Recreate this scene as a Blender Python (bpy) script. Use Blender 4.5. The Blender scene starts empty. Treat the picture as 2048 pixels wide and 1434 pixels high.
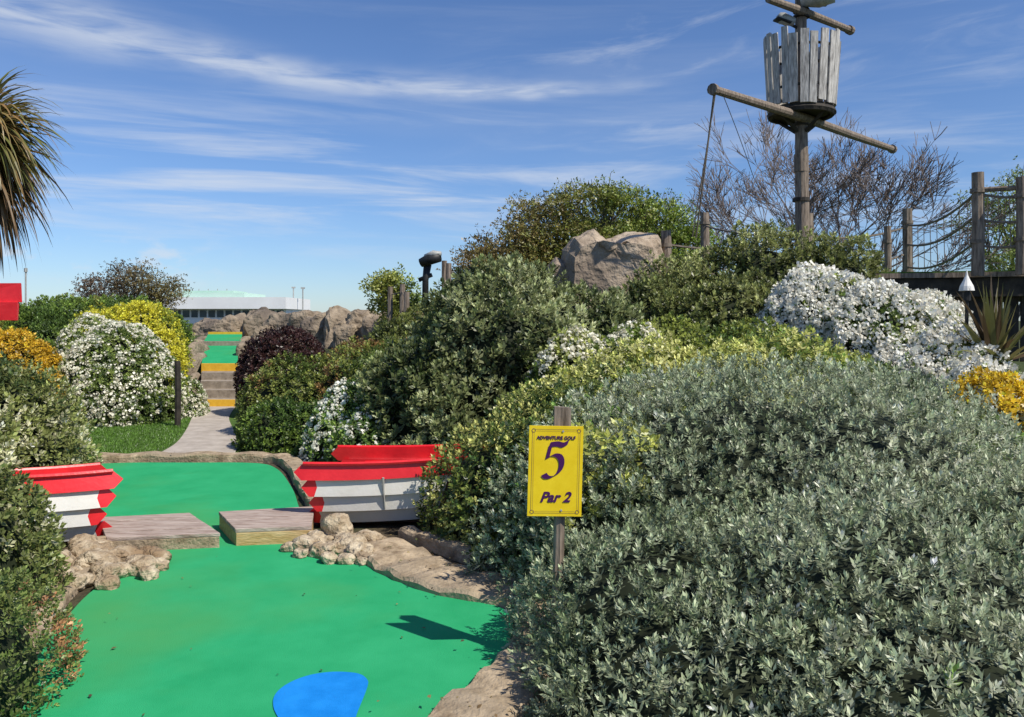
import bpy, math, random
import numpy as np
from mathutils import Vector, Matrix
random.seed(7)
rng = np.random.default_rng(11)
scene = bpy.context.scene
scene.view_settings.view_transform = 'Standard'
scene.view_settings.look = 'None'
scene.view_settings.exposure = 0

# ---------------------------------------------------------------- materials
def new_mat(name):
    m = bpy.data.materials.new(name); m.use_nodes = True
    nt = m.node_tree
    return m, nt, nt.nodes['Principled BSDF']

def surf(name, c1, c2, rough=0.8, scale=6.0, detail=6, bump=0.3, bscale=40.0, c3=None, stretch=None, spec=0.3, bdist=0.01, lo=0.35, hi=0.65):
    m, nt, p = new_mat(name)
    N, L = nt.nodes, nt.links
    tc = N.new('ShaderNodeTexCoord')
    src = tc.outputs['Object']
    if stretch:
        mp = N.new('ShaderNodeMapping'); mp.inputs['Scale'].default_value = stretch
        L.new(src, mp.inputs['Vector']); src = mp.outputs['Vector']
    n1 = N.new('ShaderNodeTexNoise'); n1.inputs['Scale'].default_value = scale; n1.inputs['Detail'].default_value = detail
    n1.inputs['Roughness'].default_value = 0.65
    L.new(src, n1.inputs['Vector'])
    cr = N.new('ShaderNodeValToRGB')
    cr.color_ramp.elements[0].position = lo; cr.color_ramp.elements[1].position = hi
    cr.color_ramp.elements[0].color = (*c1, 1); cr.color_ramp.elements[1].color = (*c2, 1)
    L.new(n1.outputs['Fac'], cr.inputs['Fac'])
    out = cr.outputs['Color']
    if c3:
        n3 = N.new('ShaderNodeTexNoise'); n3.inputs['Scale'].default_value = scale*0.23; n3.inputs['Detail'].default_value = 5
        L.new(src, n3.inputs['Vector'])
        r3 = N.new('ShaderNodeValToRGB'); r3.color_ramp.elements[0].position = 0.5; r3.color_ramp.elements[1].position = 0.68
        L.new(n3.outputs['Fac'], r3.inputs['Fac'])
        mx = N.new('ShaderNodeMixRGB'); L.new(r3.outputs['Color'], mx.inputs['Fac'])
        L.new(out, mx.inputs['Color1']); mx.inputs['Color2'].default_value = (*c3, 1)
        out = mx.outputs['Color']
    L.new(out, p.inputs['Base Color'])
    p.inputs['Roughness'].default_value = rough
    p.inputs['Specular IOR Level'].default_value = spec
    if bump:
        n2 = N.new('ShaderNodeTexNoise'); n2.inputs['Scale'].default_value = bscale; n2.inputs['Detail'].default_value = 5
        L.new(src, n2.inputs['Vector'])
        b = N.new('ShaderNodeBump'); b.inputs['Strength'].default_value = bump; b.inputs['Distance'].default_value = bdist
        L.new(n2.outputs['Fac'], b.inputs['Height']); L.new(b.outputs['Normal'], p.inputs['Normal'])
    return m

def leaf_mat(name, transl=0.3):
    m, nt, p = new_mat(name)
    N, L = nt.nodes, nt.links
    N.remove(p)
    at = N.new('ShaderNodeAttribute'); at.attribute_name = 'Col'
    d = N.new('ShaderNodeBsdfDiffuse'); L.new(at.outputs['Color'], d.inputs['Color'])
    t = N.new('ShaderNodeBsdfTranslucent'); L.new(at.outputs['Color'], t.inputs['Color'])
    mx = N.new('ShaderNodeMixShader'); mx.inputs['Fac'].default_value = transl
    L.new(d.outputs[0], mx.inputs[1]); L.new(t.outputs[0], mx.inputs[2])
    gl = N.new('ShaderNodeBsdfGlossy'); gl.inputs['Roughness'].default_value=.42; gl.inputs['Color'].default_value=(1,1,1,1)
    m2 = N.new('ShaderNodeMixShader'); m2.inputs['Fac'].default_value = .035
    L.new(mx.outputs[0], m2.inputs[1]); L.new(gl.outputs[0], m2.inputs[2])
    L.new(m2.outputs[0], nt.nodes['Material Output'].inputs['Surface'])
    return m

M_leaf = leaf_mat('leaf')
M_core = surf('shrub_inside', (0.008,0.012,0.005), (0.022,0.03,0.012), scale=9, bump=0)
M_bark = surf('bark', (0.06,0.05,0.04), (0.15,0.125,0.10), scale=14, bump=0.5)
M_greybark = surf('grey_bark', (0.12,0.095,0.085), (0.21,0.17,0.15), scale=14, bump=0)
M_wood = surf('weathered_wood', (0.10,0.075,0.055), (0.32,0.255,0.20), scale=5, stretch=(6,6,0.8), bump=0.6, bscale=12)
M_slat = surf('pale_weathered_wood', (0.22,0.205,0.19), (0.64,0.61,0.57), scale=5, stretch=(6,6,0.8), bump=0.6, bscale=12)
M_darkwood = surf('dark_wood', (0.02,0.017,0.014), (0.06,0.05,0.04), scale=6, bump=0.4)
M_rope = surf('rope', (0.12,0.095,0.075), (0.25,0.205,0.16), scale=30, bump=0)
M_carpet = surf('green_painted_turf', (0.018,0.315,0.118), (0.034,0.39,0.158), rough=0.9, scale=2.6, detail=10, c3=(0.065,0.33,0.105), bump=0.6, bscale=240, bdist=0.004, spec=0.15, lo=.3, hi=.7)
M_blue = surf('blue_paint', (0.006,0.20,0.62), (0.014,0.26,0.74), rough=0.8, scale=8, detail=10, bump=0.5, bscale=240, bdist=0.004, spec=0.15)
M_conc = surf('sandy_concrete', (0.22,0.16,0.10), (0.52,0.41,0.28), rough=0.95, scale=9, detail=10, c3=(0.32,0.255,0.18), bump=0.9, bscale=45, bdist=0.015)
M_path = surf('path_concrete', (0.36,0.31,0.26), (0.50,0.44,0.38), rough=0.95, scale=5, bump=0.4, bscale=60)
M_step = surf('step_stone', (0.22,0.18,0.14), (0.38,0.32,0.26), rough=0.95, scale=8, bump=0.6, bscale=30)
M_yel = surf('yellow_paint', (0.66,0.37,0.03), (0.80,0.48,0.05), rough=0.7, scale=10, bump=0.2)
M_rock = surf('rock', (0.17,0.13,0.09), (0.38,0.305,0.22), rough=0.95, scale=3.5, detail=10, c3=(0.15,0.12,0.095), bump=1.0, bscale=9, bdist=0.07)
M_boulder = surf('boulder_rock', (0.27,0.205,0.145), (0.54,0.44,0.33), rough=0.95, scale=3.0, detail=11, c3=(0.23,0.18,0.135), bump=1.0, bscale=8, bdist=0.08)
M_cobble = surf('pale_stone', (0.28,0.20,0.12), (0.64,0.54,0.39), rough=0.95, scale=12, detail=10, c3=(0.28,0.19,0.11), bump=1.0, bscale=22, bdist=0.05)
M_soil = surf('soil', (0.035,0.027,0.017), (0.12,0.09,0.055), rough=1, scale=8, c3=(0.03,0.05,0.015), bump=1.0, bscale=30, bdist=0.03)
M_ground = surf('ground_grass', (0.03,0.04,0.013), (0.075,0.075,0.03), rough=1, scale=1.2, c3=(0.045,0.075,0.018), bump=0.8, bscale=18, bdist=0.03)
M_lawn = surf('lawn_grass', (0.05,0.10,0.018), (0.095,0.17,0.03), rough=1, scale=3, bump=0.8, bscale=60, bdist=0.02)
M_plank = surf('ramp_top_boards', (0.26,0.185,0.15), (0.52,0.43,0.37), rough=0.9, scale=4, stretch=(1.2,9,9), bump=0.7, bscale=14)
M_timber = surf('ramp_side_timber', (0.44,0.28,0.11), (0.66,0.47,0.25), rough=0.9, scale=4, stretch=(1.2,9,9), bump=0.5, bscale=14)
M_red = surf('red_paint', (0.66,0.014,0.022), (0.84,0.028,0.036), rough=0.38, scale=5, bump=0.15, spec=0.5)
M_white = surf('white_paint', (0.76,0.75,0.72), (0.86,0.85,0.83), rough=0.5, scale=5, c3=(0.68,0.65,0.58), bump=0.15)
M_hullb = surf('hull_bottom', (0.25,0.2,0.13), (0.4,0.34,0.25), rough=0.8, scale=6, bump=0.3)
M_signy = surf('sign_yellow', (0.76,0.53,0.008), (0.86,0.63,0.02), rough=0.5, scale=8, bump=0)
M_purple = surf('sign_purple', (0.05,0.006,0.07), (0.07,0.01,0.10), rough=0.5, scale=8, bump=0)
M_bldwhite = surf('white_render', (0.76,0.76,0.75), (0.84,0.84,0.83), rough=0.8, scale=0.5, bump=0)
M_bldgreen = surf('pale_green_roof', (0.44,0.62,0.53), (0.50,0.67,0.58), rough=0.8, scale=0.5, bump=0)
M_glass = surf('window_glass', (0.03,0.05,0.06), (0.08,0.11,0.13), rough=0.15, scale=1, bump=0)
M_metal = surf('lamp_metal', (0.3,0.3,0.28), (0.45,0.45,0.42), rough=0.4, scale=9, bump=0)
M_black = surf('black_metal', (0.012,0.012,0.012), (0.03,0.03,0.03), rough=0.5, scale=9, bump=0)

# ---------------------------------------------------------------- geometry helpers
class G:
    def __init__(s): s.v=[]; s.f=[]; s.m=[]
    def add(s, vs, fs, m=0):
        o=len(s.v); s.v.extend([tuple(v) for v in vs])
        for f in fs: s.f.append(tuple(i+o for i in f)); s.m.append(m)
    def obj(s, name, mats, smooth=False, bevel=0, parent=None):
        me=bpy.data.meshes.new(name); me.from_pydata(s.v,[],s.f)
        for m in mats: me.materials.append(m)
        me.polygons.foreach_set('material_index', s.m)
        if smooth: me.polygons.foreach_set('use_smooth',[True]*len(s.f))
        me.update()
        o=bpy.data.objects.new(name,me); scene.collection.objects.link(o)
        if bevel:
            b=o.modifiers.new('bevel','BEVEL'); b.width=bevel; b.segments=2; b.limit_method='ANGLE'
        if parent: o.parent=parent
        return o

def box(g,c,s,rz=0,m=0,rx=0,ry=0,jit=0):
    R=Matrix.Rotation(rz,3,'Z')@Matrix.Rotation(ry,3,'Y')@Matrix.Rotation(rx,3,'X')
    vs=[]
    for x in(-1,1):
        for y in(-1,1):
            for z in(-1,1):
                v=Vector((x*s[0]/2+random.uniform(-jit,jit),y*s[1]/2+random.uniform(-jit,jit),z*s[2]/2+random.uniform(-jit,jit)))
                vs.append(R@v+Vector(c))
    g.add(vs,[(0,1,3,2),(4,6,7,5),(0,4,5,1),(2,3,7,6),(0,2,6,4),(1,5,7,3)],m)

def tube(g,pts,rad,sides=8,m=0,caps=True):
    pts=[Vector(p) for p in pts]; n=len(pts)
    if not hasattr(rad,'__len__'): rad=[rad]*n
    vs=[];ref=Vector((0.31,0.17,1)).normalized()
    for i,p in enumerate(pts):
        d=(pts[min(i+1,n-1)]-pts[max(i-1,0)]).normalized()
        r=ref if abs(d.dot(ref))<0.9 else Vector((1,0.1,0))
        a=d.cross(r).normalized(); b=d.cross(a).normalized()
        for k in range(sides):
            t=2*math.pi*k/sides
            vs.append(p+(a*math.cos(t)+b*math.sin(t))*rad[i])
    fs=[]
    for i in range(n-1):
        for k in range(sides):
            k2=(k+1)%sides
            fs.append((i*sides+k,i*sides+k2,(i+1)*sides+k2,(i+1)*sides+k))
    if caps:
        fs.append(tuple(range(sides))[::-1]); fs.append(tuple((n-1)*sides+k for k in range(sides)))
    g.add(vs,fs,m)

def sag(a,b,s,n=10):
    a=Vector(a);b=Vector(b)
    return [a.lerp(b,i/n)-Vector((0,0,s*4*(i/n)*(1-i/n))) for i in range(n+1)]

def catmull(P,closed=True,k=8):
    out=[];n=len(P)
    rngi=range(n if closed else n-1)
    for i in rngi:
        g=(lambda j:P[j%n]) if closed else (lambda j:P[max(0,min(n-1,j))])
        p0,p1,p2,p3=[Vector(g(i+d)) for d in(-1,0,1,2)]
        for j in range(k):
            t=j/k
            out.append(0.5*((2*p1)+(-p0+p2)*t+(2*p0-5*p1+4*p2-p3)*t*t+(-p0+3*p1-3*p2+p3)*t**3))
    if not closed: out.append(Vector(P[-1]))
    return out

def sheet(name,poly,z,mat,thick=0.0):
    g=G(); n=len(poly)
    vs=[(p[0],p[1],z) for p in poly]; g.add(vs,[tuple(range(n))])
    o=g.obj(name,[mat]); return o

def kerb(name,line,w,h,mat,z0=0.0,taper=None):
    g=G(); n=len(line); vs=[]
    for i,p in enumerate(line):
        a=line[max(i-1,0)];b=line[min(i+1,n-1)]
        d=Vector((b[0]-a[0],b[1]-a[1])).normalized(); nn=Vector((-d.y,d.x))
        ww=w if taper is None else w*taper(i/(n-1))
        hh=h+0.012*math.sin(i*1.7)+random.uniform(-.004,.004)
        for s,z in((-.5,z0-0.05),(-.5,z0+hh-.02),(-.44,z0+hh),(0,z0+hh+0.006),(.44,z0+hh),(.5,z0+hh-.02),(.5,z0-.05)):
            j=random.uniform(-.008,.008)
            vs.append((p[0]+nn.x*(s*ww+j),p[1]+nn.y*(s*ww+j),z))
    fs=[]
    for i in range(n-1):
        for k in range(6): fs.append((i*7+k,i*7+k+1,(i+1)*7+k+1,(i+1)*7+k))
    fs.append(tuple(range(7))[::-1]); fs.append(tuple((n-1)*7+k for k in range(7)))
    g.add(vs,fs); return g.obj(name,[mat],smooth=False)

_w=rng.normal(size=(40,3)); _w/=np.linalg.norm(_w,axis=1)[:,None]; _ph=rng.uniform(0,6.28,40)
def lump(P,freq,seed=0):
    r=np.zeros(len(P))
    for i in range(6):
        j=(seed*6+i)%40
        r+=np.sin(P@_w[j]*freq*(0.7+0.15*i)*6.28+_ph[j])
    return r/3.0

def ground(x,y):
    x=np.asarray(x,float);y=np.asarray(y,float)
    ss=lambda a,b,t:(lambda q:q*q*(3-2*q))(np.clip((t-a)/(b-a),0,1))
    h=0.85*ss(14.5,18.5,y)
    h=h+1.3*np.exp(-((x-4)/4.2)**2-((y-12)/4.5)**2)*ss(6,9,y)*ss(-1.5,2.0,x)
    h=h+0.5*ss(-6.5,-9,x)*ss(8,14,y)*0.6
    return h

def rock(g,c,r,seed=0,m=0,box_=0.6,amp=0.16,sub=4,f=1.0,fine=.0):
    import bmesh
    bm=bmesh.new(); bmesh.ops.create_icosphere(bm,subdivisions=sub,radius=1)
    V=np.array([v.co[:] for v in bm.verts]); F=[tuple(v.index for v in fc.verts) for fc in bm.faces]; bm.free()
    V=np.sign(V)*np.abs(V)**box_
    V/= (np.max(np.linalg.norm(V,axis=1))*0.85)
    Q=V*np.array(r)
    S=float(np.mean(r))
    d=lump(Q/S+seed*3.1,0.35*f,seed)*amp+lump(Q/S+seed,0.9*f,seed+1)*amp*0.45+np.abs(lump(Q/S,2.2*f,seed+2))*-amp*0.25+lump(Q/S,4.5*f,seed+4)*fine
    Q=Q*(1+d[:,None])+np.array(c)
    g.add(Q.tolist(),F,m)

def quad_mesh(name,V,C,core=None,mats=None):
    nq=len(V); nv=nq*4
    cv=np.zeros((0,3)); cf=np.zeros((0,3),int)
    if core is not None: cv,cf=core
    me=bpy.data.meshes.new(name)
    tv=nv+len(cv)
    me.vertices.add(tv)
    allv=np.concatenate([V.reshape(-1,3),cv]).astype(np.float32)
    me.vertices.foreach_set('co',allv.ravel())
    nl=nv+3*len(cf)
    me.loops.add(nl)
    li=np.concatenate([np.arange(nv),(cf+nv).ravel()]).astype(np.int32)
    me.loops.foreach_set('vertex_index',li)
    me.polygons.add(nq+len(cf))
    ls=np.concatenate([np.arange(nq)*4,nv+np.arange(len(cf))*3]).astype(np.int32)
    me.polygons.foreach_set('loop_start',ls)
    mi=np.concatenate([np.zeros(nq),np.ones(len(cf))]).astype(np.int32)
    for m in (mats or [M_leaf,M_core]): me.materials.append(m)
    me.polygons.foreach_set('material_index',mi)
    me.update(calc_edges=True)
    a=me.attributes.new('Col','FLOAT_COLOR','POINT')
    col=np.ones((tv,4),np.float32); col[:nv,:3]=np.repeat(C,4,axis=0)
    a.data.foreach_set('color',col.ravel())
    me.validate()
    o=bpy.data.objects.new(name,me); scene.collection.objects.link(o)
    return o

def sprig(K=9,L=0.03,w=0.012,h=0.04,lo=15,hi=75,seed=0,fold=0.15):
    r=np.random.default_rng(seed); Q=[]
    for i in range(K):
        t=i/max(K-1,1); az=i*2.399+r.uniform(-.3,.3); el=math.radians(lo+(hi-lo)*t+r.uniform(-10,10))
        l=L*(1-0.35*t)*r.uniform(.8,1.2); ww=w*(1-0.2*t)
        d=np.array([math.cos(az)*math.cos(el),math.sin(az)*math.cos(el),math.sin(el)])
        s=np.array([-math.sin(az),math.cos(az),0]); n=np.cross(d,s)
        b=np.array([0,0,h*t])
        Q.append([b,b+d*l*.5+s*ww/2-n*fold*ww,b+d*l,b+d*l*.5-s*ww/2-n*fold*ww])
    return np.array(Q)

def flowerhead(K=8,R=0.03,s=0.02,seed=0):
    r=np.random.default_rng(seed);Q=[]
    for i in range(K):
        d=r.normal(size=3); d[2]=abs(d[2])+.3; d/=np.linalg.norm(d)
        c=d*R*r.uniform(.6,1.1)
        e=d+r.normal(size=3)*.35
        a=np.cross(e,r.normal(size=3)); a/=np.linalg.norm(a); b=np.cross(e,a); b/=np.linalg.norm(b)
        q=s*r.uniform(.7,1.2)/2
        Q.append([c-a*q,c-b*q,c+a*q,c+b*q])
    return np.array(Q)

def place(T,P,Z,scale,colors,r,leafjit=0.18,tip=0.0):
    n=len(P)
    Z=Z/np.linalg.norm(Z,axis=1)[:,None]
    a=np.cross(Z,r.normal(size=(n,3))); a/=np.linalg.norm(a,axis=1)[:,None]
    b=np.cross(Z,a)
    R=np.stack([a,b,Z],axis=2)
    V=np.einsum('nij,kqj->nkqi',R,T)*scale[:,None,None,None]+P[:,None,None,:]
    K=len(T)
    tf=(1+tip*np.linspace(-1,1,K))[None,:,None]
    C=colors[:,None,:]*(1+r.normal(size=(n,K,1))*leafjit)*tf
    return V.reshape(-1,4,3),np.clip(C,0.002,0.9).reshape(-1,3)

CAM=np.array([0,0,1.6])
def sample_ells(E,dens,r,lumpamp,depth=(0.88,1.03),cull=True,seed=0):
    PP=[];NN=[]
    for i,(cx,cy,cz,rx,ry,rz) in enumerate(E):
        p_=1.6; A=4*math.pi*(((rx*ry)**p_+(rx*rz)**p_+(ry*rz)**p_)/3)**(1/p_)
        n=int(A*dens)
        D=r.normal(size=(n,3)); D/=np.linalg.norm(D,axis=1)[:,None]
        R=np.array([rx,ry,rz]); c=np.array([cx,cy,cz])
        P=D*R; N=D/R; N/=np.linalg.norm(N,axis=1)[:,None]
        W=P+c
        f=r.uniform(depth[0],depth[1],n)
        disp=lump(W,0.55,seed)*lumpamp+lump(W,1.6,seed+1)*lumpamp*.55+lump(W,3.6,seed+2)*lumpamp*.25
        W=c+P*f[:,None]+N*disp[:,None]
        keep=W[:,2]>ground(W[:,0],W[:,1])-0.03
        for j,(ax,ay,az,bx,by,bz) in enumerate(E):
            if j==i: continue
            q=((W-np.array([ax,ay,az]))/np.array([bx,by,bz]))
            keep&=(np.sum(q*q,axis=1)>0.84)
        if cull:
            v=CAM-W; v/=np.linalg.norm(v,axis=1)[:,None]
            fc=np.sum(v*N,axis=1)
            keep&=(fc>-0.3)|(r.uniform(size=n)<0.2)
        PP.append(W[keep]);NN.append(N[keep])
    return np.concatenate(PP),np.concatenate(NN)

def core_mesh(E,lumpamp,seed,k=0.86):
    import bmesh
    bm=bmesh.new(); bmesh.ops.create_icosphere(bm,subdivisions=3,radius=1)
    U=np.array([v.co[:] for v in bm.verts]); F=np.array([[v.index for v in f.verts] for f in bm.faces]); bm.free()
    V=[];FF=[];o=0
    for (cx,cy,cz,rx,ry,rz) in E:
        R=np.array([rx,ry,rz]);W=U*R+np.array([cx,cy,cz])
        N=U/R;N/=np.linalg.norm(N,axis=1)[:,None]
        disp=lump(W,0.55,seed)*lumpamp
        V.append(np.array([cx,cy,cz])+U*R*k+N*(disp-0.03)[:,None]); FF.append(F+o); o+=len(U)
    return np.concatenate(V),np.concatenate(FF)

def bush(name,E,dens,T,cols,seed=0,lumpamp=0.06,up=0.35,spread=0.45,size=(0.75,1.3),flower=None,core=0.86,patch=0.6,jit=0.2,depth=(0.88,1.04),tip=.25,gain=1.45):
    r=np.random.default_rng(seed+100)
    P,N=sample_ells(E,dens,r,lumpamp,depth,seed=seed)
    n=len(P)
    Z=N*(1-up)+np.array([0,0,up])+r.normal(size=(n,3))*spread*0.6
    ws=np.array([c[0] for c in cols],float);ws/=ws.sum();cum=np.cumsum(ws)
    u=r.uniform(size=n)*(1-patch)+patch*(0.5+0.5*np.clip(lump(P,0.8,seed+3)*0.9,-1,1)); u=np.clip(u,0,.999)
    idx=np.minimum(np.searchsorted(cum,u),len(cols)-1)
    C=gain*np.array([c[1] for c in cols])[idx]*(1+r.normal(size=(n,1))*0.2).clip(.5,1.6)
    sc=r.uniform(*size,n)
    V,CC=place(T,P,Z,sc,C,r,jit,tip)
    if flower:
        fd,FT,fc,thr,fe=flower
        P2,N2=sample_ells(E,fd,r,lumpamp,(fe,fe+0.05),seed=seed)
        ok=(lump(P2,0.7,seed+5)+r.normal(size=len(P2))*.5>thr)
        P2=P2[ok];N2=N2[ok]
        Cf=np.array([fc]*len(P2))*(1+r.normal(size=(len(P2),1))*.06)
        V2,C2=place(FT,P2,N2+np.array([0,0,.4]),r.uniform(.7,1.3,len(P2)),Cf,r,.06)
        V=np.concatenate([V,V2]);CC=np.concatenate([CC,C2])
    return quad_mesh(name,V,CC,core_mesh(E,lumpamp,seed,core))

# ---------------------------------------------------------------- terrain
def warp(n,span,c):
    t=np.linspace(-1,1,n); return c+np.sign(t)*(np.abs(t)*0.12+np.abs(t)**4*0.88)*span
xs=warp(171,700,0.0); ys=warp(171,700,9.0)
X,Y=np.meshgrid(xs,ys); Z=ground(X,Y)
Z=Z+0.02*np.sin(X*1.3+Y*.7)*(Z>0.1)
g=G(); n=171
V=np.stack([X,Y,Z],-1).reshape(-1,3).tolist()
F=[(j*n+i,j*n+i+1,(j+1)*n+i+1,(j+1)*n+i) for j in range(n-1) for i in range(n-1)]
g.add(V,F); g.obj('ground',[M_ground],smooth=True)

sheet('soil_bed',[(-5.2,0.5),(4.5,0.5),(4.5,5.9),(1.0,8.8),(-3.0,8.9),(-5.2,8.6)],0.006,M_soil)

fg=[(-2.05,2.0),(-2.1,3.2),(-2.33,4.1),(-2.45,4.7),(-2.42,5.3),(-2.30,5.62),(-1.9,5.66),(-1.46,5.63),(-1.15,5.42),(-.9,5.15),(-.5,4.66),(-.04,4.36),(-.02,3.85),(-.10,3.5),(-.30,3.2),(-.38,2.5),(-.42,2.0),(-1.3,1.85)]
sheet('putting_green',[tuple(p) for p in catmull([(a,b,0) for a,b in fg])],0.022,M_carpet)
bg=[(-2.6,5.5),(-3.2,6.2),(-4.2,7.6),(-4.75,8.55),(-4.4,8.85),(-3.6,8.88),(-2.85,8.85),(-2.5,8.5),(-2.1,7.6),(-1.85,6.9),(-1.6,6.1),(-1.75,5.55)]
bgc=[tuple(p) for p in catmull([(a,b,0) for a,b in bg])]
sheet('putting_green.001',bgc,0.017,M_carpet)
tee=[(-.995,3.36),(-.97,3.46),(-.90,3.54),(-.80,3.575),(-.69,3.56),(-.635,3.50),(-.62,3.42),(-.62,3.2),(-.62,2.95),(-.80,2.95),(-.90,3.12),(-.97,3.25)]
sheet('tee_marking',[tuple(p) for p in catmull([(a,b,0) for a,b in tee])],0.027,M_blue)

kr=catmull([(-1.16,5.66,0),(-.84,5.36,0),(-.60,5.03,0),(-.30,4.74,0),(.1,4.52,0),(.22,4.2,0),(.14,3.75,0),(-.02,3.38,0),(-.22,3.0,0),(-.30,2.2,0)],False,6)
kerb('concrete_kerb',kr,0.36,0.07,M_conc,taper=lambda t:1.25-0.45*t)
kl=catmull([(-2.70,5.30,0),(-2.72,4.75,0),(-2.58,4.2,0),(-2.38,3.6,0),(-2.3,3.0,0),(-2.25,2.0,0)],False,6)
kerb('concrete_kerb.001',kl,0.34,0.06,M_conc)
kb=catmull([(-3.4,6.25,0),(-4.1,7.2,0),(-4.75,8.1,0),(-5.0,8.72,0),(-4.5,9.02,0),(-3.6,9.06,0),(-2.75,9.03,0),(-2.36,8.6,0),(-1.95,7.6,0),(-1.68,6.9,0),(-1.55,6.55,0)],False,6)
kerb('concrete_kerb.002',kb,0.2,0.09,M_conc)
kc=catmull([(-.78,5.80,0),(-.5,5.50,0),(-.15,5.15,0),(.3,4.9,0)],False,6)
kerb('concrete_kerb.003',kc,0.1,0.10,M_conc)

def ramp(name,quad,h,mt=(M_plank,M_timber)):
    g=G(); q=[Vector((a,b,0)) for a,b in quad]
    n=4
    for i in range(n):
        a0=q[0].lerp(q[3],i/n+.008);a1=q[1].lerp(q[2],i/n+.008);b1=q[1].lerp(q[2],(i+1)/n-.008);b0=q[0].lerp(q[3],(i+1)/n-.008)
        z=random.uniform(-.003,.003)
        t=Vector((0,0,h+z));u=Vector((0,0,h-.028))
        vs=[a0+u,a1+u,b1+u,b0+u,a0+t,a1+t,b1+t,b0+t]
        g.add(vs,[(0,3,2,1),(4,5,6,7),(0,1,5,4),(1,2,6,5),(2,3,7,6),(3,0,4,7)],0)
    c=sum(q,Vector())/4
    s=[c+(p-c)*0.985 for p in q]
    t=Vector((0,0,h-.0285));u=Vector((0,0,0.0))
    vs=[p+u for p in s]+[p+t for p in s]
    g.add(vs,[(0,3,2,1),(4,5,6,7),(0,1,5,4),(1,2,6,5),(2,3,7,6),(3,0,4,7)],1)
    return g.obj(name,list(mt),bevel=0.004)
ramp('wooden_ramp',[(-1.93,5.58),(-1.42,5.66),(-1.55,6.28),(-2.24,6.10)],0.14)
ramp('wooden_ramp.001',[(-2.75,5.42),(-2.02,5.54),(-2.47,6.12),(-3.10,5.98)],0.125,(M_plank,M_conc))

pl=[(-4.15,9.14),(-4.3,10.2),(-4.72,11.6),(-5.2,13.0),(-5.72,14.6)]; pr=[(-3.2,9.14),(-3.5,10.2),(-4.05,11.6),(-4.6,13.0),(-5.05,14.6)]
a=catmull([(x,y,0) for x,y in pl],False); b=catmull([(x,y,0) for x,y in pr],False)
g=G(); m=len(a); g.add([(p.x,p.y,.022) for p in a]+[(p.x,p.y,.022) for p in b],[(i,m+i,m+i+1,i+1) for i in range(m-1)])
g.obj('path',[M_path])
sheet('lawn',[(-8.2,9.3),(-3.0,9.1),(-3.6,11.5),(-4.8,14.55),(-8.5,14.5)],0.012,M_lawn)
r=np.random.default_rng(5); nb=24000
P=np.stack([r.uniform(-7.6,-3.9,nb),r.uniform(9.15,14.5,nb),np.zeros(nb)+.012],1)
pc=np.interp(P[:,1],[9.1,10.2,11.6,13,14.6],[-4.15,-4.3,-4.72,-5.2,-5.72])
P=P[P[:,0]<pc-.02]; nb=len(P)
T=sprig(4,0.045,0.007,0.0,50,80,3)
C=np.array([[0.13,0.25,0.035]])*(1+r.normal(size=(nb,1))*.25).clip(.4,1.7)
V_,C_=place(T,P,np.array([[0,0,1.]])+r.normal(size=(nb,3))*.15,r.uniform(.6,1.2,nb),C,r)
quad_mesh('grass',V_,C_)

r=np.random.default_rng(41); PL=[]
for line,k,sp in((kr,150,.16),(kl,90,.16),(kb,110,.12)):
    for i in range(k):
        p=line[r.integers(0,len(line))]; PL.append([p.x+r.normal()*sp,p.y+r.normal()*sp*.8,.078+(.02 if line is kb else 0)])
PL=np.array(PL)
G2=np.stack([r.uniform(-2.2,-.2,60),r.uniform(2.6,5.4,60),np.full(60,.03)],1)
G2=G2[(np.abs(G2[:,0]+1.2)>.55)|(r.uniform(size=60)<.25)]
PL=np.concatenate([PL,G2]); nl_=len(PL)
TL=np.array([[[-.012,0,0],[0,-.007,.003],[.013,0,.002],[0,.007,.004]]])
CL=np.array([(.20,.13,.06),(.33,.25,.10),(.10,.07,.04),(.16,.19,.06)])[r.integers(0,4,nl_)]
V_,C_=place(TL,PL,np.array([[0,0,1.]])+r.normal(size=(nl_,3))*.2,r.uniform(.5,1.3,nl_),CL,r)
quad_mesh('fallen_leaves',V_,C_)

def sx(y): return -5.39-(y-14.6)*0.34
g=G()
def sbox(y0,y1,z0,z1,m,w=.66,zb1=None):
    zb1=z1 if zb1 is None else zb1
    x0,x1=sx(y0),sx(y1);w0=w+(y0-14.6)*.02;w1=w+(y1-14.6)*.02
    vs=[(x0-w0/2,y0,z0),(x0+w0/2,y0,z0),(x1+w1/2,y1,z0),(x1-w1/2,y1,z0),(x0-w0/2,y0,z1),(x0+w0/2,y0,z1),(x1+w1/2,y1,zb1),(x1-w1/2,y1,zb1)]
    g.add(vs,[(0,3,2,1),(4,5,6,7),(0,1,5,4),(1,2,6,5),(2,3,7,6),(3,0,4,7)],m)
sbox(14.6,14.68,-.1,.14,1); sbox(14.681,15.05,-.1,.135,0)
sbox(15.05,15.4,-.1,.28,0); sbox(15.4,15.8,-.1,.42,0); sbox(15.8,16.28,-.1,.56,0)
sbox(16.28,16.42,-.1,.71,1,.7)
sbox(16.421,19.0,-.1,.715,2,.7,.99)
sbox(19.0,19.3,-.1,1.09,0,.8)
sbox(19.301,22.5,-.1,1.095,2,.8,1.20)
sbox(22.5,22.8,-.1,1.26,1,.8)
g.obj('stone_steps',[M_step,M_yel,M_carpet])
g=G()
for s in(-1,1):
    for y0 in np.arange(14.7,22,1.0):
        x=sx(y0)+s*(.36+(y0-14.6)*.012+.09)-.17; zz=min(.1+(y0-14.6)*.33,1.0)
        rock(g,(x+(.17 if s>0 else .08),y0+.3,zz-.25),(.09,.55,.36),int(y0)%7,sub=3)
g.obj('stone_edging',[M_rock],smooth=True)

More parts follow.
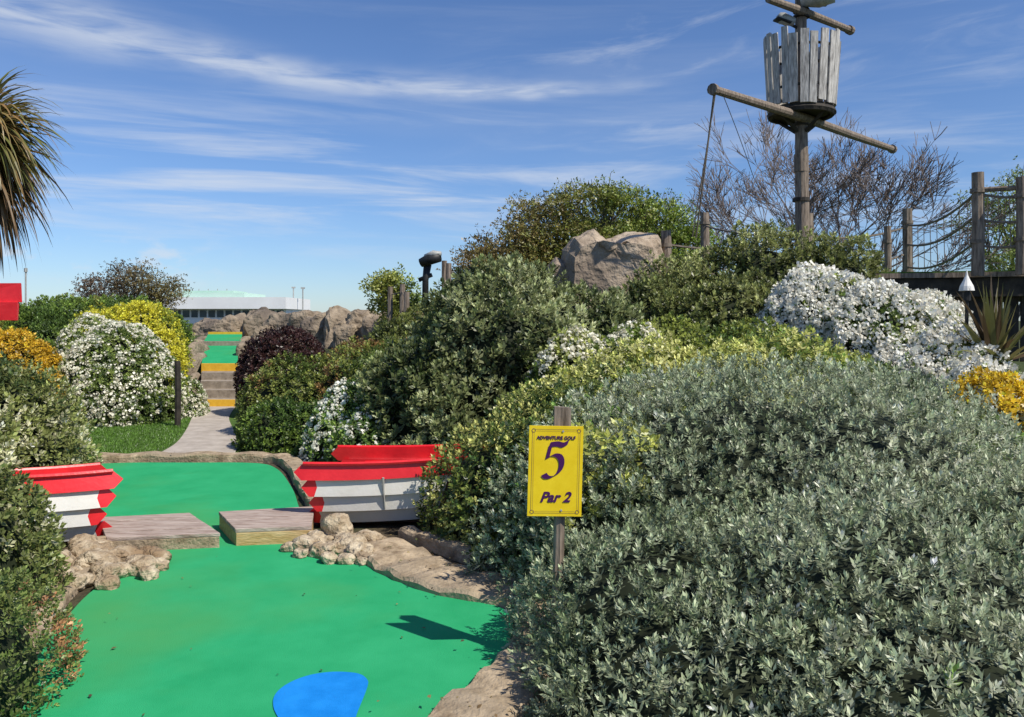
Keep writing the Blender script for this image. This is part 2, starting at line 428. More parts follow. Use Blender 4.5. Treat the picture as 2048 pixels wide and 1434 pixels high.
g=G()
random.seed(12)
for i,(x,y,s) in enumerate([(-1.42,5.48,.085),(-1.27,5.36,.085),(-1.14,5.50,.10),(-1.20,5.22,.06),(-1.0,5.34,.085),(-1.02,5.60,.09),(-1.41,5.33,.05),(-1.09,5.20,.05),(-.90,5.20,.05),(-1.33,5.62,.09),(-1.52,5.46,.05),(-.97,5.17,.04)]):
    rock(g,(x,y,.03+s*.3),(s*1.1,s*.95,s*.62),i%5,box_=.75,amp=.24,sub=4,fine=.035)
rock(g,(-1.25,5.68,.12),(.12,.09,.10),3,box_=.8,sub=4,fine=.03)
g.obj('stone_pile',[M_cobble],smooth=True)
g=G()
for i,(x,y,s) in enumerate([(-2.62,5.02,.105),(-2.47,4.86,.095),(-2.35,5.0,.085),(-2.23,4.90,.06),(-2.73,5.22,.11),(-2.50,5.17,.10),(-2.32,5.18,.075),(-2.58,4.72,.075),(-2.40,4.72,.055),(-2.88,5.05,.11),(-2.83,5.38,.11),(-2.24,5.06,.06),(-2.63,4.58,.05),(-2.72,4.84,.08),(-2.42,5.30,.06)]):
    rock(g,(x,y,.03+s*.35),(s*1.15,s*.95,s*.68),i%6,box_=.75,amp=.26,sub=4,fine=.04)
g.obj('stone_pile.001',[M_cobble],smooth=True)

# ---------------------------------------------------------------- boat halves
def boat(name,org,ang,L=2.0,roll=0):
    g=G()
    ribs=[(0.12,0.0),(0.30,0.05),(0.395,0.155),(0.44,0.275),(0.462,0.40),(0.472,0.505)]
    def sec(t,k,side):
        w=(1-t**2.1); rise=.2*t*t
        y,z=ribs[k]; return side*y*w, z*(1-.05*t)+rise
    NS=16
    for side in(-1,1):
        for k in range(5):
            st=[.03,.0,.045,.01,-.04][k]+random.uniform(-.012,.012); vs=[]
            for s in range(NS+1):
                for q in range(3):
                    x0=st+(0.0 if q==1 else .06)
                    if s==0:x=x0
                    elif s==1:x=st+.10+(.02 if q==1 else 0)
                    else:x=st+.105+(L-.105-st)*(s-1)/(NS-1)
                    t=max(0,min(1,x/L))
                    ya,za=sec(t,k,side);yb,zb=sec(t,k+1,side)
                    f=q/2
                    y=ya+(yb-ya)*f;z=za+(zb-za)*f
                    y+=side*.034*(1-f)*(1-t); z-=.012*(1-f)
                    vs.append((x,y,z))
            ins=[(x,y-side*.018,z+.004) for x,y,z in vs]
            mcol=0 if k>=4 else(2 if k==0 else 1)
            for s in range(NS):
                mm=0 if s==0 else mcol
                for q in range(2):
                    A=s*3+q
                    g.add([vs[A],vs[A+1],vs[A+4],vs[A+3]],[(0,1,2,3)],mm)
                    g.add([ins[A],ins[A+1],ins[A+4],ins[A+3]],[(3,2,1,0)],0)
                g.add([vs[s*3],vs[s*3+3],ins[s*3+3],ins[s*3]],[(0,1,2,3)],mm)
                g.add([vs[s*3+2],vs[s*3+5],ins[s*3+5],ins[s*3+2]],[(3,2,1,0)],mm)
            for q in range(2): g.add([vs[q],vs[q+1],ins[q+1],ins[q]],[(0,1,2,3)],0)
        pts=[]
        for s in range(NS+1):
            t=s/NS; y,z=sec(t,5,side); pts.append((t*L+.02,y+side*.012,z+.006))
        tube(g,pts,.016,6,0)
    tube(g,[(0.02+L*i/12,0,.0+.2*(i/12)**2) for i in range(13)],.035,6,2)
    g.add([(0.05,-.12,.03),(L*.85,-.03,.14),(L*.85,.03,.14),(.05,.12,.03)],[(0,1,2,3)],2)
    for xx in(.35,.8,1.2):
        t=xx/L; y,z=sec(t,4,1); box(g,(xx,0,z-.02),(.16,2*y-.03,.025),m=0)
    t=.62/L
    tube(g,[Vector((.62,sec(t,k,-1)[0]-.028,sec(t,k,-1)[1])) for k in range(2,5)],.009,5,3)
    o=g.obj(name,[M_red,M_white,M_hullb,M_metal])
    o.location=org; o.rotation_euler=(roll,0,ang)
    return o
boat('broken_rowing_boat',(-1.56,6.46,.0),math.radians(-3),L=2.3,roll=math.radians(-1.5))
boat('broken_rowing_boat.001',(-3.02,6.0,-.02),math.radians(180+32),L=1.9,roll=math.radians(6))

# ---------------------------------------------------------------- hole sign
par=bpy.data.objects.new('hole_number_sign',None); scene.collection.objects.link(par)
par.location=(.195,3.6,.92); par.rotation_euler=(0,math.radians(1.5),math.radians(4))
g=G()
w,h=.245,.405
nx,nz=6,8; vs=[]
for k,yy in((0,-.006),(1,.006)):
    for j in range(nz+1):
        for i in range(nx+1):
            vs.append((-w/2+w*i/nx,yy,-h/2+h*j/nz))
fs=[];o=(nx+1)*(nz+1)
for j in range(nz):
    for i in range(nx):
        A=j*(nx+1)+i; fs.append((A,A+1,A+nx+2,A+nx+1)); fs.append((o+A,o+A+nx+1,o+A+nx+2,o+A+1))
for i in range(nx): fs.append((i,o+i,o+i+1,i+1)); A=nz*(nx+1)+i; fs.append((A,A+1,o+A+1,o+A))
for j in range(nz): A=j*(nx+1); fs.append((A,A+nx+1,o+A+nx+1,o+A)); A+=nx; fs.append((A,o+A,o+A+nx+1,A+nx+1))
g.add(vs,fs); g.obj('board',[M_signy],parent=par)
g=G(); y=-.0075
def bar(x0,z0,x1,z1): g.add([(x0,y,z0),(x1,y,z0),(x1,y,z1),(x0,y,z1)],[(0,1,2,3)])
for mgn,tk in((.014,.0012),(.022,.0008)):
    X0,X1,Z0,Z1=-w/2+mgn,w/2-mgn,-h/2+mgn,h/2-mgn
    bar(X0,Z0+.01,X0+tk,Z1-.01);bar(X1-tk,Z0+.01,X1,Z1-.01);bar(X0+.01,Z0,X1-.01,Z0+tk);bar(X0+.01,Z1-tk,X1-.01,Z1)
y=-.0079
for cx in(-1,1):
    for cz in(-1,1):
        c=(cx*(w/2-.02),cz*(h/2-.02)); N=14
        vo=[(c[0]+.009*math.cos(6.283*i/N),y,c[1]+.009*math.sin(6.283*i/N)) for i in range(N)]
        vi=[(c[0]+.0068*math.cos(6.283*i/N),y,c[1]+.0068*math.sin(6.283*i/N)) for i in range(N)]
        g.add(vo+vi,[(i,(i+1)%N,N+(i+1)%N,N+i) for i in range(N)])
g.obj('border',[M_purple],parent=par)
def text(body,size,x,z,shear=0,off=0,sx_=1,name='lettering'):
    c=bpy.data.curves.new(name,'FONT'); c.body=body; c.size=size; c.align_x='CENTER'; c.align_y='CENTER'
    c.shear=shear; c.offset=off; c.extrude=.0006
    o=bpy.data.objects.new(name,c); scene.collection.objects.link(o); c.materials.append(M_purple)
    o.parent=par; o.location=(x,-.0085,z); o.rotation_euler=(math.pi/2,0,0); o.scale=(sx_,1,1)
text('ADVENTURE GOLF',.021,0,.150,0,.0007,.98,'header_text')
text('Par 2',.064,0,-.118,.35,.0018,1.0,'par_text')
g=G(); y=-.0085
def nib(pts,wx,wz):
    P_=catmull([(a,b,0) for a,b in pts],False,10); n_=len(P_); vs=[]
    for i,p in enumerate(P_):
        vs.append((p.x-wx/2,y,p.y-wz/2)); vs.append((p.x+wx/2,y,p.y+wz/2))
    for i in range(n_-1): 
        g.add([vs[2*i],vs[2*i+1],vs[2*i+3],vs[2*i+2]],[(0,1,2,3)])
cx,cz=-.004,.048
k5=1.14
def S5(pts): return [(cx+a*k5,cz+b*k5) for a,b in pts]
nib(S5([(-.022,.062),(.008,.066),(.030,.062),(.052,.074)]),.009,.024)
y=-.0090
nib(S5([(-.018,.062),(-.024,.036),(-.030,.010)]),.018,.009)
y=-.0095
nib(S5([(-.031,.008),(-.010,.022),(.016,.018),(.027,-.006),(.020,-.038),(-.004,-.062),(-.030,-.066),(-.043,-.054)]),.025,.014)
g.obj('number_5',[M_purple],parent=par)
g=G()
tube(g,[(.03,.04,-.92),(.03,.04,-.2),(.03,.04,0)],.026,8)
box(g,(.03,.04,.12),(.075,.045,.33),jit=.004)
g.obj('post',[M_wood],parent=par)
g=G()
for zz in(.18,-.175): tube(g,[(.03,-.0065,zz),(.03,-.010,zz)],.005,8)
g.obj('screws',[M_metal],parent=par)

# ---------------------------------------------------------------- mast and crow's nest
g=G()
mx,my=4.885,13.5
tube(g,[(mx+.03,my,1.2),(mx+.02,my,3.0),(mx,my,5.0),(mx-.01,my,7.6)],[.13,.12,.10,.09],12)
tube(g,[(2.94,11.72,4.985),(4.1,12.75,5.0),(4.885,13.36,4.98),(6.2,14.6,4.98),(7.53,15.8,4.975)],[.06,.07,.075,.07,.06],10)
tube(g,[(2.93,11.71,4.985),(2.98,11.76,4.985)],.085,10)
tube(g,[(7.48,15.75,4.975),(7.54,15.82,4.975)],.085,10)
tube(g,[(4.12,12.85,6.76),(4.885,13.4,6.77),(6.04,14.25,6.76)],[.06,.07,.06],10)
tube(g,[(5.98,14.2,6.76),(6.05,14.26,6.76)],.08,10)
for zz in(4.9,5.08,6.72,6.82): tube(g,[(mx,my,zz-.02),(mx,my,zz+.02)],.135,12,1)
tube(g,[(mx,my,3.6),(mx,my,3.66)],.14,12,1); tube(g,[(mx,my,4.1),(mx,my,4.4)],.118,12,0)
g.obj('ship_mast',[M_wood,M_darkwood],smooth=False)
g=G()
N=23
for i in range(N):
    t=2*math.pi*(i+.3)/N+random.uniform(-.03,.03)
    rb,rt=.535,.60+random.uniform(-.01,.015)
    zb=5.16+random.uniform(-.03,.03); zt=6.33+random.uniform(-.09,.07)
    wd=random.uniform(.11,.14)
    ca,sa=math.cos(t),math.sin(t); ta=(-sa,ca)
    vs=[]
    for rr,zz in((rb,zb),(rt,zt)):
        for dr in(-.016,.016):
            for dw in(-wd/2,wd/2):
                q=dw*(1+(random.uniform(-.12,.12)))
                vs.append((mx+ca*(rr+dr)+ta[0]*q,my+sa*(rr+dr)+ta[1]*q,zz+random.uniform(-.01,.01)))
    g.add(vs,[(0,2,3,1),(4,5,7,6),(0,1,5,4),(2,6,7,3),(0,4,6,2),(1,3,7,5)],0)
def ring(R,z,rad,m):
    pts=[(mx+R*math.cos(6.2832*i/24),my+R*math.sin(6.2832*i/24),z) for i in range(25)]
    tube(g,pts,rad,6,m,False)
ring(.565,6.1,.022,1);ring(.53,5.45,.022,1);ring(.5,5.07,.06,1)
tube(g,[(mx,my,5.06),(mx,my,5.16)],.52,24,1)
for k in range(4):
    t=k*math.pi/2+.5; tube(g,[(mx+.48*math.cos(t),my+.48*math.sin(t),5.04),(mx+.1*math.cos(t),my+.1*math.sin(t),4.78)],.035,6,1)
g.obj('crows_nest',[M_slat,M_darkwood])
g=G()
tube(g,[(mx-.05,my-.12,6.93),(mx+.18,my-.25,6.98),(mx+.42,my-.35,7.0)],[.09,.2,.17],12,0)
box(g,(mx+.2,my-.2,6.85),(.3,.06,.05),m=1)
tube(g,[(mx+.18,my-.25,7.0),(mx+.18,my-.1,7.25),(mx,my,7.3)],.03,8,1)
g.obj('floodlight',[M_metal,M_black],smooth=True)
g=G()
tube(g,[(mx-.42,my-.1,6.72),(mx-.36,my-.1,6.66),(mx-.15,my-.08,6.6)],[.05,.10,.07],12,0)
tube(g,[(mx-.3,my-.1,6.6),(mx,my,6.5)],.025,8,1)
box(g,(mx-.36,my-.12,6.60),(.26,.16,.03),rz=.2,ry=.25,m=1)
g.obj('floodlight.001',[M_metal,M_black],smooth=True)
g=G()
tube(g,sag((2.97,11.75,4.93),(2.9,12.6,2.9),.02),.014,5)
tube(g,sag((2.99,11.75,4.93),(2.82,12.5,2.9),.02),.010,5)
tube(g,sag((3.15,11.9,4.93),(3.9,12.9,3.9),-.03),.006,5)
tube(g,sag((3.9,12.9,3.9),(4.7,13.4,2.9),.03),.006,5)
g.obj('rigging_rope',[M_rope])

# ---------------------------------------------------------------- deck and rope fence
g=G()
poly=[(4.95,11.6),(6.0,11.35),(7.6,10.7),(10.5,9.6),(12,12.5),(8.5,15.5),(7.2,16.0),(5.6,13.2)]
m_=len(poly)
for (z0,z1,mm,kk) in((1.93,2.19,0,0.97),(2.20,2.27,1,1.0),(2.272,2.29,2,.985)):
    cx=sum(p[0] for p in poly)/m_;cy=sum(p[1] for p in poly)/m_
    pp=[(cx+(p[0]-cx)*kk,cy+(p[1]-cy)*kk) for p in poly]
    g.add([(a,b,z0) for a,b in pp]+[(a,b,z1) for a,b in pp],[tuple(range(m_))[::-1],tuple(range(m_,2*m_))]+[(i,(i+1)%m_,m_+(i+1)%m_,m_+i) for i in range(m_)],mm)
for x,y in((5.4,11.8),(6.6,11.5),(7.9,11.0),(9.5,10.5),(6,13),(8,14)): tube(g,[(x,y,.5),(x,y,1.95)],.09,8,0)
for i in range(26):
    t=i/25; x=5.2+t*5.0; y=11.72-t*1.75
    box(g,(x,y+.12,1.5),(.19,.03,.95),rz=-.34,m=0,jit=.01)
g.obj('wooden_deck',[M_darkwood,M_wood,M_lawn])
g=G()
posts=[(6.38,10.95,2.2,3.62,.085),(6.78,10.62,2.2,3.5,.085),(8.0,10.35,2.2,3.5,.085),(7.17,14.5,2.0,3.62,.09),(6.2,13.2,2.0,3.15,.06),(5.15,13.9,1.6,3.45,.09),(4.58,19,2.6,4.15,.11),(2.62,13.6,2.2,3.12,.09),(4.1,14.2,2,3.0,.07)]
for x,y,z0,z1,rr in posts:
    tube(g,[(x,y,z0),(x+.01,y,(z0+z1)/2),(x,y,z1)],[rr,rr*.96,rr*.93],10,0)
    tube(g,[(x,y,z1-.28),(x,y,z1-.22)],rr*1.15,10,1)
    tube(g,[(x,y,z0+.45),(x,y,z0+.5)],rr*1.15,10,1)
def ropes(i,j,levels,s):
    a=posts[i];b=posts[j]
    for fz in levels:
        tube(g,sag((a[0],a[1],a[2]+(a[3]-a[2])*fz),(b[0],b[1],b[2]+(b[3]-b[2])*fz),s),.019,5,1)
ropes(0,1,(.8,.55,.3),.03); ropes(1,2,(.8,.55,.3),.1)
ropes(0,3,(.82,.6,.35),.16); ropes(3,5,(.8,.5,.2),.12); ropes(5,7,(.75,.4),.12); ropes(5,6,(.8,.5),.1)
tube(g,[(6.38,10.95,3.38),(6.78,10.62,3.36),(8.0,10.35,3.36)],.035,6,0)
def net(i,j,k,lo,hi,s):
    a=posts[i];b=posts[j]
    for q in range(1,k):
        t=q/k; x=a[0]+(b[0]-a[0])*t;y=a[1]+(b[1]-a[1])*t; sg=s*4*t*(1-t)
        z0=a[2]+(b[2]-a[2])*t; hh=(a[3]-a[2])*(1-t)+(b[3]-b[2])*t
        tube(g,[(x,y,z0+hh*lo-sg),(x+.04,y+.1,z0+hh*hi-sg)],.007,4,1)
net(0,3,10,.35,.82,.16); net(3,5,9,.2,.8,.12); net(0,1,4,.3,.8,.03)
g.obj('rope_fence',[M_wood,M_rope])

g=G()
tube(g,[(5.12,9.0,1.1),(5.12,9.0,1.95)],.02,8,1)
tube(g,[(5.12,9.0,1.93),(5.12,9.0,1.98),(5.12,9.0,2.05),(5.12,9.0,2.10),(5.12,9.0,2.16)],[.08,.07,.035,.015,.006],12,0)
tube(g,[(5.12,9.0,1.82),(5.12,9.0,1.93)],.045,10,1)
g.obj('garden_lantern',[M_white,M_black])

# ---------------------------------------------------------------- big rocks
g=G()
import bmesh
def boulder(g,outline,y0,y1,seed):
    bm=bmesh.new()
    rows=[]
    for k,(yy,s) in enumerate(((y0,.84),(y0+.3,1.0),((y0+y1)/2,1.04),(y1-.2,.95),(y1,.7))):
        cx=sum(p[0] for p in outline)/len(outline);cz=min(p[1] for p in outline)
        rows.append([bm.verts.new((cx+(p[0]-cx)*s,yy,cz+(p[1]-cz)*(s if k!=0 else .88))) for p in outline])
    n=len(outline)
    for k in range(4):
        for i in range(n): bm.faces.new((rows[k][i],rows[k][(i+1)%n],rows[k+1][(i+1)%n],rows[k+1][i]))
    bm.faces.new(rows[0][::-1]); bm.faces.new(rows[-1])
    bmesh.ops.triangulate(bm,faces=bm.faces[:])
    bmesh.ops.subdivide_edges(bm,edges=bm.edges[:],cuts=2,use_grid_fill=True)
    bmesh.ops.triangulate(bm,faces=bm.faces[:])
    bmesh.ops.subdivide_edges(bm,edges=bm.edges[:],cuts=2,use_grid_fill=True)
    bmesh.ops.triangulate(bm,faces=bm.faces[:])
    bmesh.ops.recalc_face_normals(bm,faces=bm.faces[:])
    bm.normal_update()
    V=np.array([v.co[:] for v in bm.verts]);N=np.array([v.normal[:] for v in bm.verts])
    d=lump(V,.5,seed)*.06+lump(V,1.3,seed+1)*.035+lump(V,3,seed+2)*.018+lump(V,7,seed+3)*.006
    V=V+N*d[:,None]
    g.add(V.tolist(),[tuple(v.index for v in f.verts) for f in bm.faces]); bm.free()
boulder(g,[(.86,1.5),(.88,2.75),(1.02,2.98),(1.36,3.10),(1.55,2.92),(1.95,2.98),(2.36,2.93),(2.46,2.6),(2.40,1.5)],12.9,14.6,1)
boulder(g,[(.45,1.5),(.55,2.45),(.75,2.62),(1.0,2.5),(1.0,1.5)],13.3,14.3,3)
g.obj('boulder',[M_boulder],smooth=False)
g=G()
for i,(c,rr) in enumerate([((-7.3,23.4,.95),(.6,.6,.78)),((-6.5,22.6,1.0),(.6,.5,.80)),((-5.7,22,1.05),(.55,.5,.76)),((-5.1,21.6,1.1),(.5,.5,.74)),((-4.5,21.1,1.15),(.45,.5,.72)),((-3.9,20.7,1.1),(.45,.5,.80)),((-3.3,20.2,1.1),(.5,.5,.72)),((-8.9,24.5,.9),(.9,.7,.85)),((-7.7,24.2,1.1),(.45,.4,.95)),((-2.7,19.6,1.1),(.6,.5,.68)),((-6.6,21.3,.85),(.35,.4,.55)),((-4.2,20.2,.95),(.3,.3,.62))]):
    rock(g,c,rr,i,box_=.6,amp=.19,f=1.6,fine=.03)
g.obj('rock_wall',[M_rock],smooth=False)

# ---------------------------------------------------------------- shrubs
T_sil=sprig(11,0.033,0.0115,0.04,10,80,1)
bush('silver_shrub',[(1.74,5.05,0,1.86,1.6,1.33),(.70,3.75,0,.72,.95,.66),(1.6,3.5,0,1.1,1.15,.90),(2.7,3.9,0,1.2,1.5,.84),(1.65,2.6,0,1.0,.75,.6),(.80,3.0,0,.74,.7,.5),(3.3,4.8,0,1.1,1.2,.66),(.85,4.5,0,.75,.9,.92)],
     800,T_sil,[(3,(0.13,0.165,0.085)),(5,(0.255,0.29,0.18)),(2,(0.38,0.40,0.28)),(1.2,(0.15,0.24,0.055))],seed=1,lumpamp=.075,up=.45,spread=.65,patch=.4,depth=(.85,1.05),tip=.5,gain=1.38,size=(.55,1.4))
T_var=sprig(8,0.042,0.022,0.04,5,70,2)
bush('variegated_shrub',[(.02,5.85,0,.56,.6,.84),(.35,5.7,0,.6,.65,.92),(.4,6.4,0,.85,.8,1.02),(.9,6.0,0,.8,.8,1.18),(.25,5.15,0,.42,.4,.55)],
     620,T_var,[(5,(0.045,0.08,0.022)),(4,(0.14,0.175,0.04)),(3,(0.42,0.42,0.13))],seed=2,lumpamp=.10,patch=.25,tip=.4,gain=1.3,depth=(.85,1.06))
T_vf=sprig(7,0.055,0.03,0.04,5,70,3)
bush('variegated_hedge',[(1.2,7.1,0,1.1,.8,1.30),(2.5,7.6,0,1.2,.8,1.36),(1.9,7.0,0,1.0,.7,1.32),(.5,7.3,0,.8,.7,1.08)],
     420,T_vf,[(3,(0.10,0.15,0.03)),(3,(0.32,0.34,0.09)),(3,(0.46,0.45,0.17))],seed=3,lumpamp=.07,patch=.35,tip=.35)
FW=flowerhead(8,.035,.030,1)
bush('green_hedge',[(.8,8.6,.2,.9,.7,1.22),(1.7,8.7,.2,1.0,.7,1.36),(2.7,8.9,.2,1.0,.7,1.36),(3.4,8.4,.1,.8,.7,1.15)],
     420,T_vf,[(3,(0.08,0.12,0.025)),(3,(0.18,0.21,0.04)),(1,(0.34,0.35,0.10))],seed=4,lumpamp=.04)
bush('white_flowering_shrub',[(.62,8.0,.1,.60,.4,1.36),(1.25,8.1,.1,.62,.4,1.38)],350,T_vf,[(3,(0.11,0.16,0.03)),(2,(0.28,0.31,0.08))],seed=24,lumpamp=.02,
     flower=(330,FW,(.84,.80,.64),0.0,1.0))
bush('dark_green_shrub',[(3.25,7.25,0,.75,.7,1.12),(3.75,6.7,0,.7,.7,.86),(4.1,6.1,0,.7,.6,.60)],420,T_vf,[(3,(0.045,0.07,0.018)),(3,(0.10,0.13,0.035))],seed=5)
T_ole=sprig(9,0.075,0.034,0.07,10,75,4)
bush('grey_green_shrub',[(-.05,9.3,.6,1.3,1.25,1.62),(-.85,8.9,.2,.85,.8,1.2),(.75,9.6,.6,.9,.9,1.35),(-.6,8.3,0,.7,.6,.85)],
     290,T_ole,[(4,(0.045,0.062,0.02)),(4,(0.14,0.16,0.065)),(3,(0.29,0.31,0.16))],seed=6,lumpamp=.15,up=.5,tip=.5,gain=1.6,depth=(.84,1.05))
bush('grey_green_shrub.001',[(3.1,12.3,.9,1.5,1.1,1.75),(3.9,12.2,1.0,1.2,1.0,2.0),(4.9,12.0,.9,1.0,.9,1.75),(2.0,11.6,.8,.8,.9,1.35),(3.0,11.2,.9,1.3,.9,1.3)],
     250,T_ole,[(4,(0.06,0.075,0.02)),(4,(0.15,0.165,0.055)),(3,(0.27,0.285,0.12))],seed=7,lumpamp=.15,up=.5,tip=.5,gain=1.6,depth=(.84,1.05))
FW2=flowerhead(10,.055,.042,2)
bush('white_flowering_shrub.001',[(4.0,10.4,1.2,.7,.7,1.0),(4.55,9.8,.95,.75,.8,.95),(5.25,10.2,1.0,.6,.6,.95),(4.75,9.0,.6,.75,.8,.85),(4.75,8.2,.35,.5,.6,.72)],
     260,T_vf,[(3,(0.08,0.12,0.025)),(2,(0.18,0.22,0.05))],seed=8,lumpamp=.10,flower=(500,FW2,(.90,.86,.75),-.75,1.0))
bush('yellow_shrub',[(4.30,7.1,.3,.58,.5,.84),(5.2,6.9,.3,.7,.7,.95),(4.65,6.5,.1,.5,.5,.80)],500,T_vf,[(2,(0.18,0.18,0.03)),(3,(0.48,0.33,0.02)),(3,(0.62,0.43,0.03))],seed=9,gain=1.3)
bush('purple_shrub',[(-3.80,13.4,.55,.76,.7,.92)],650,T_vf,[(3,(0.025,0.012,0.012)),(3,(0.06,0.025,0.022)),(1,(0.09,0.05,0.03))],seed=10,lumpamp=.04,gain=1.0)
bush('rusty_green_shrub',[(-2.95,11.4,.1,.8,.8,.92),(-2.15,11.4,.3,.85,.8,.98),(-1.5,10.6,.3,.7,.7,.9)],450,T_vf,[(3,(0.07,0.10,0.02)),(2,(0.16,0.18,0.04)),(2,(0.2,0.12,0.045))],seed=11,lumpamp=.10,up=.6,tip=.35)
bush('dark_green_shrub.001',[(-2.85,10.1,0,.62,.6,.62),(-2.35,9.9,0,.5,.5,.55)],500,T_vf,[(3,(0.045,0.08,0.015)),(3,(0.10,0.15,0.025))],seed=12)
bush('white_flowering_shrub.002',[(-1.85,9.0,0,.42,.45,.85),(-1.6,8.6,0,.4,.4,.6)],500,T_vf,[(3,(0.06,0.11,0.025)),(2,(0.16,0.23,0.05))],seed=13,flower=(480,FW,(.88,.86,.74),-.25,1.01))
FW3=flowerhead(9,.045,.033,5)
bush('white_flowering_shrub.003',[(-6.2,12.6,.3,.90,.9,1.16),(-5.5,13.3,.1,.32,.5,.45),(-7.0,13.4,.5,.6,.7,1.1)],420,T_vf,[(3,(0.09,0.13,0.03)),(2,(0.2,0.25,0.06))],seed=14,lumpamp=.07,flower=(360,FW3,(.86,.82,.66),-.1,1.0))
bush('yellow_green_shrub',[(-6.85,14.6,.85,.80,.8,1.08),(-6.1,13.9,.5,.36,.4,.98),(-7.6,15,.8,.8,.8,1.0)],420,T_vf,[(2,(0.2,0.24,0.03)),(4,(0.50,0.46,0.04)),(1,(.62,.55,.06))],seed=15,lumpamp=.08,gain=1.3,tip=.35)
bush('orange_shrub',[(-7.35,11.7,.6,.75,.7,.84),(-8.3,11.6,.5,.8,.7,.8)],520,T_vf,[(1,(0.18,0.17,0.03)),(3,(0.44,0.28,0.02)),(3,(0.58,0.37,0.03))],seed=16,lumpamp=.06,gain=1.25)
bush('mixed_hedge',[(-9.7,18,.9,2.2,1.2,1.2),(-8.8,14.8,.5,1.3,1,1.28),(-11.5,17,.8,1.6,1.2,1.25),(-8.4,17.8,.9,1.1,1.0,1.1),(-7.4,10.0,.0,.9,.8,.7),(-6.6,9.4,0,.7,.6,.6)],260,T_ole,[(3,(0.06,0.10,0.02)),(3,(0.13,0.19,0.035)),(1,(0.25,0.24,0.06))],seed=17,lumpamp=.12)
bush('brown_green_shrub',[(-5.0,8.0,0,.66,.8,.98),(-5.8,8.4,0,.8,.8,1.05)],480,T_vf,[(3,(0.08,0.10,0.025)),(3,(0.17,0.18,0.05)),(2,(0.22,0.16,0.08))],seed=18,lumpamp=.08)
bush('variegated_shrub.001',[(-4.35,6.8,0,.78,.8,1.12),(-5.0,7.0,0,.9,.9,1.2),(-4.5,5.2,0,.75,.9,1.15),(-3.50,5.0,0,.48,.50,1.06)],520,T_var*1.2,[(3,(0.07,0.10,0.03)),(3,(0.17,0.19,0.06)),(3,(0.46,0.45,0.28))],seed=19,lumpamp=.09,up=.4,tip=.4)
bush('variegated_shrub.002',[(-3.08,4.3,0,.50,.7,.82),(-3.4,3.7,0,.7,.8,1.0),(-3.6,4.6,0,.6,.7,1.12)],700,T_var,[(3,(0.05,0.075,0.02)),(4,(0.13,0.15,0.045)),(2,(0.38,0.37,0.22))],seed=20,lumpamp=.08,tip=.4)
bush('cotoneaster_shrub',[(-2.28,3.15,0,.42,.7,.55),(-2.6,2.4,0,.5,.7,.6),(-2.7,3.4,0,.5,.6,.7)],850,sprig(9,.024,.014,.04,5,70,9),[(3,(0.06,0.09,0.02)),(3,(0.13,0.16,0.045)),(2,(0.30,0.15,0.07))],seed=21,lumpamp=.07,depth=(.88,1.08),tip=.35)
bush('heather_shrub',[(-1.7,17,1.2,.8,.6,.72),(-.95,13.5,1.0,.75,.7,1.15),(-1.8,13.2,.6,.8,.7,.92)],280,T_ole,[(3,(0.08,0.10,0.03)),(3,(0.17,0.19,0.05)),(1,(.2,.14,.07))],seed=22,lumpamp=.12,gain=1.3)

r=np.random.default_rng(77); nt_=150
P=np.stack([r.uniform(.2,.8,nt_),r.uniform(4.2,4.7,nt_),r.uniform(.5,1.0,nt_)],1)
C=np.array([[.48,.50,.12]])*(1+r.normal(size=(nt_,1))*.25)
V_,C_=place(T_var*1.2,P,np.array([[-.2,-.5,.8]])+r.normal(size=(nt_,3))*.4,r.uniform(.8,1.3,nt_),C,r)
quad_mesh('variegated_sprigs',V_,C_)

# ---------------------------------------------------------------- blade plants
def blades(name,base,dirs,Ls,ws,droops,cols,trunk=None,seg=7):
    V=[];C=[]
    for b_,d,L,w,dr,c in zip(base,dirs,Ls,ws,droops,cols):
        d=Vector(d).normalized(); p=Vector(b_); s=d.cross(Vector((0,0,1)))
        if s.length<.05: s=Vector((1,0,0))
        s.normalize(); prev=None
        s=(s+Vector((random.uniform(-.5,.5),random.uniform(-.5,.5),random.uniform(-.5,.5)))).normalized()
        for i in range(seg+1):
            t=i/seg; ww=w*(1-t**1.6)*(.6+.8*min(1,t*3))/1.4+.001
            a=p+s*ww/2; bb=p-s*ww/2
            if prev: V.append([prev[0],prev[1],bb,a]); k=1-.25*t; C.append([c[0]*k,c[1]*k,c[2]*k])
            prev=(a,bb)
            p=p+d*(L/seg); d=(d+Vector((0,0,-dr/seg))).normalized()
    return quad_mesh(name,np.array([[list(q) for q in f] for f in V]),np.array(C))
N=1400; base=[];dirs=[];Ls=[];ws=[];drs=[];cols=[]
pc=Vector((-3.98,6.0,2.97))
for i in range(N):
    az=random.uniform(0,6.283); u=i/N
    if u<.6:
        el=math.radians(random.uniform(-20,80)); L=random.uniform(.48,.74); dr=random.uniform(1.4,2.6)
        c=random.choice([(.24,.21,.07),(.19,.20,.055),(.38,.28,.11),(.38,.23,.09)])
        b0=pc+Vector((0,0,random.uniform(-.15,.12)))
    else:
        el=math.radians(random.uniform(-70,0)); L=random.uniform(.45,.8); dr=random.uniform(1.5,3.2)
        c=random.choice([(.24,.15,.07),(.15,.095,.05),(.34,.21,.09)])
        b0=pc+Vector((0,0,random.uniform(-.35,0)))
    base.append(b0); dirs.append((math.cos(az)*math.cos(el),math.sin(az)*math.cos(el),math.sin(el)))
    Ls.append(L);ws.append(random.uniform(.028,.042));drs.append(dr);cols.append(c)
o=blades('cabbage_palm_crown',base,dirs,Ls,ws,drs,cols)
pe=bpy.data.objects.new('cabbage_palm',None); scene.collection.objects.link(pe); o.parent=pe; o.name='crown'
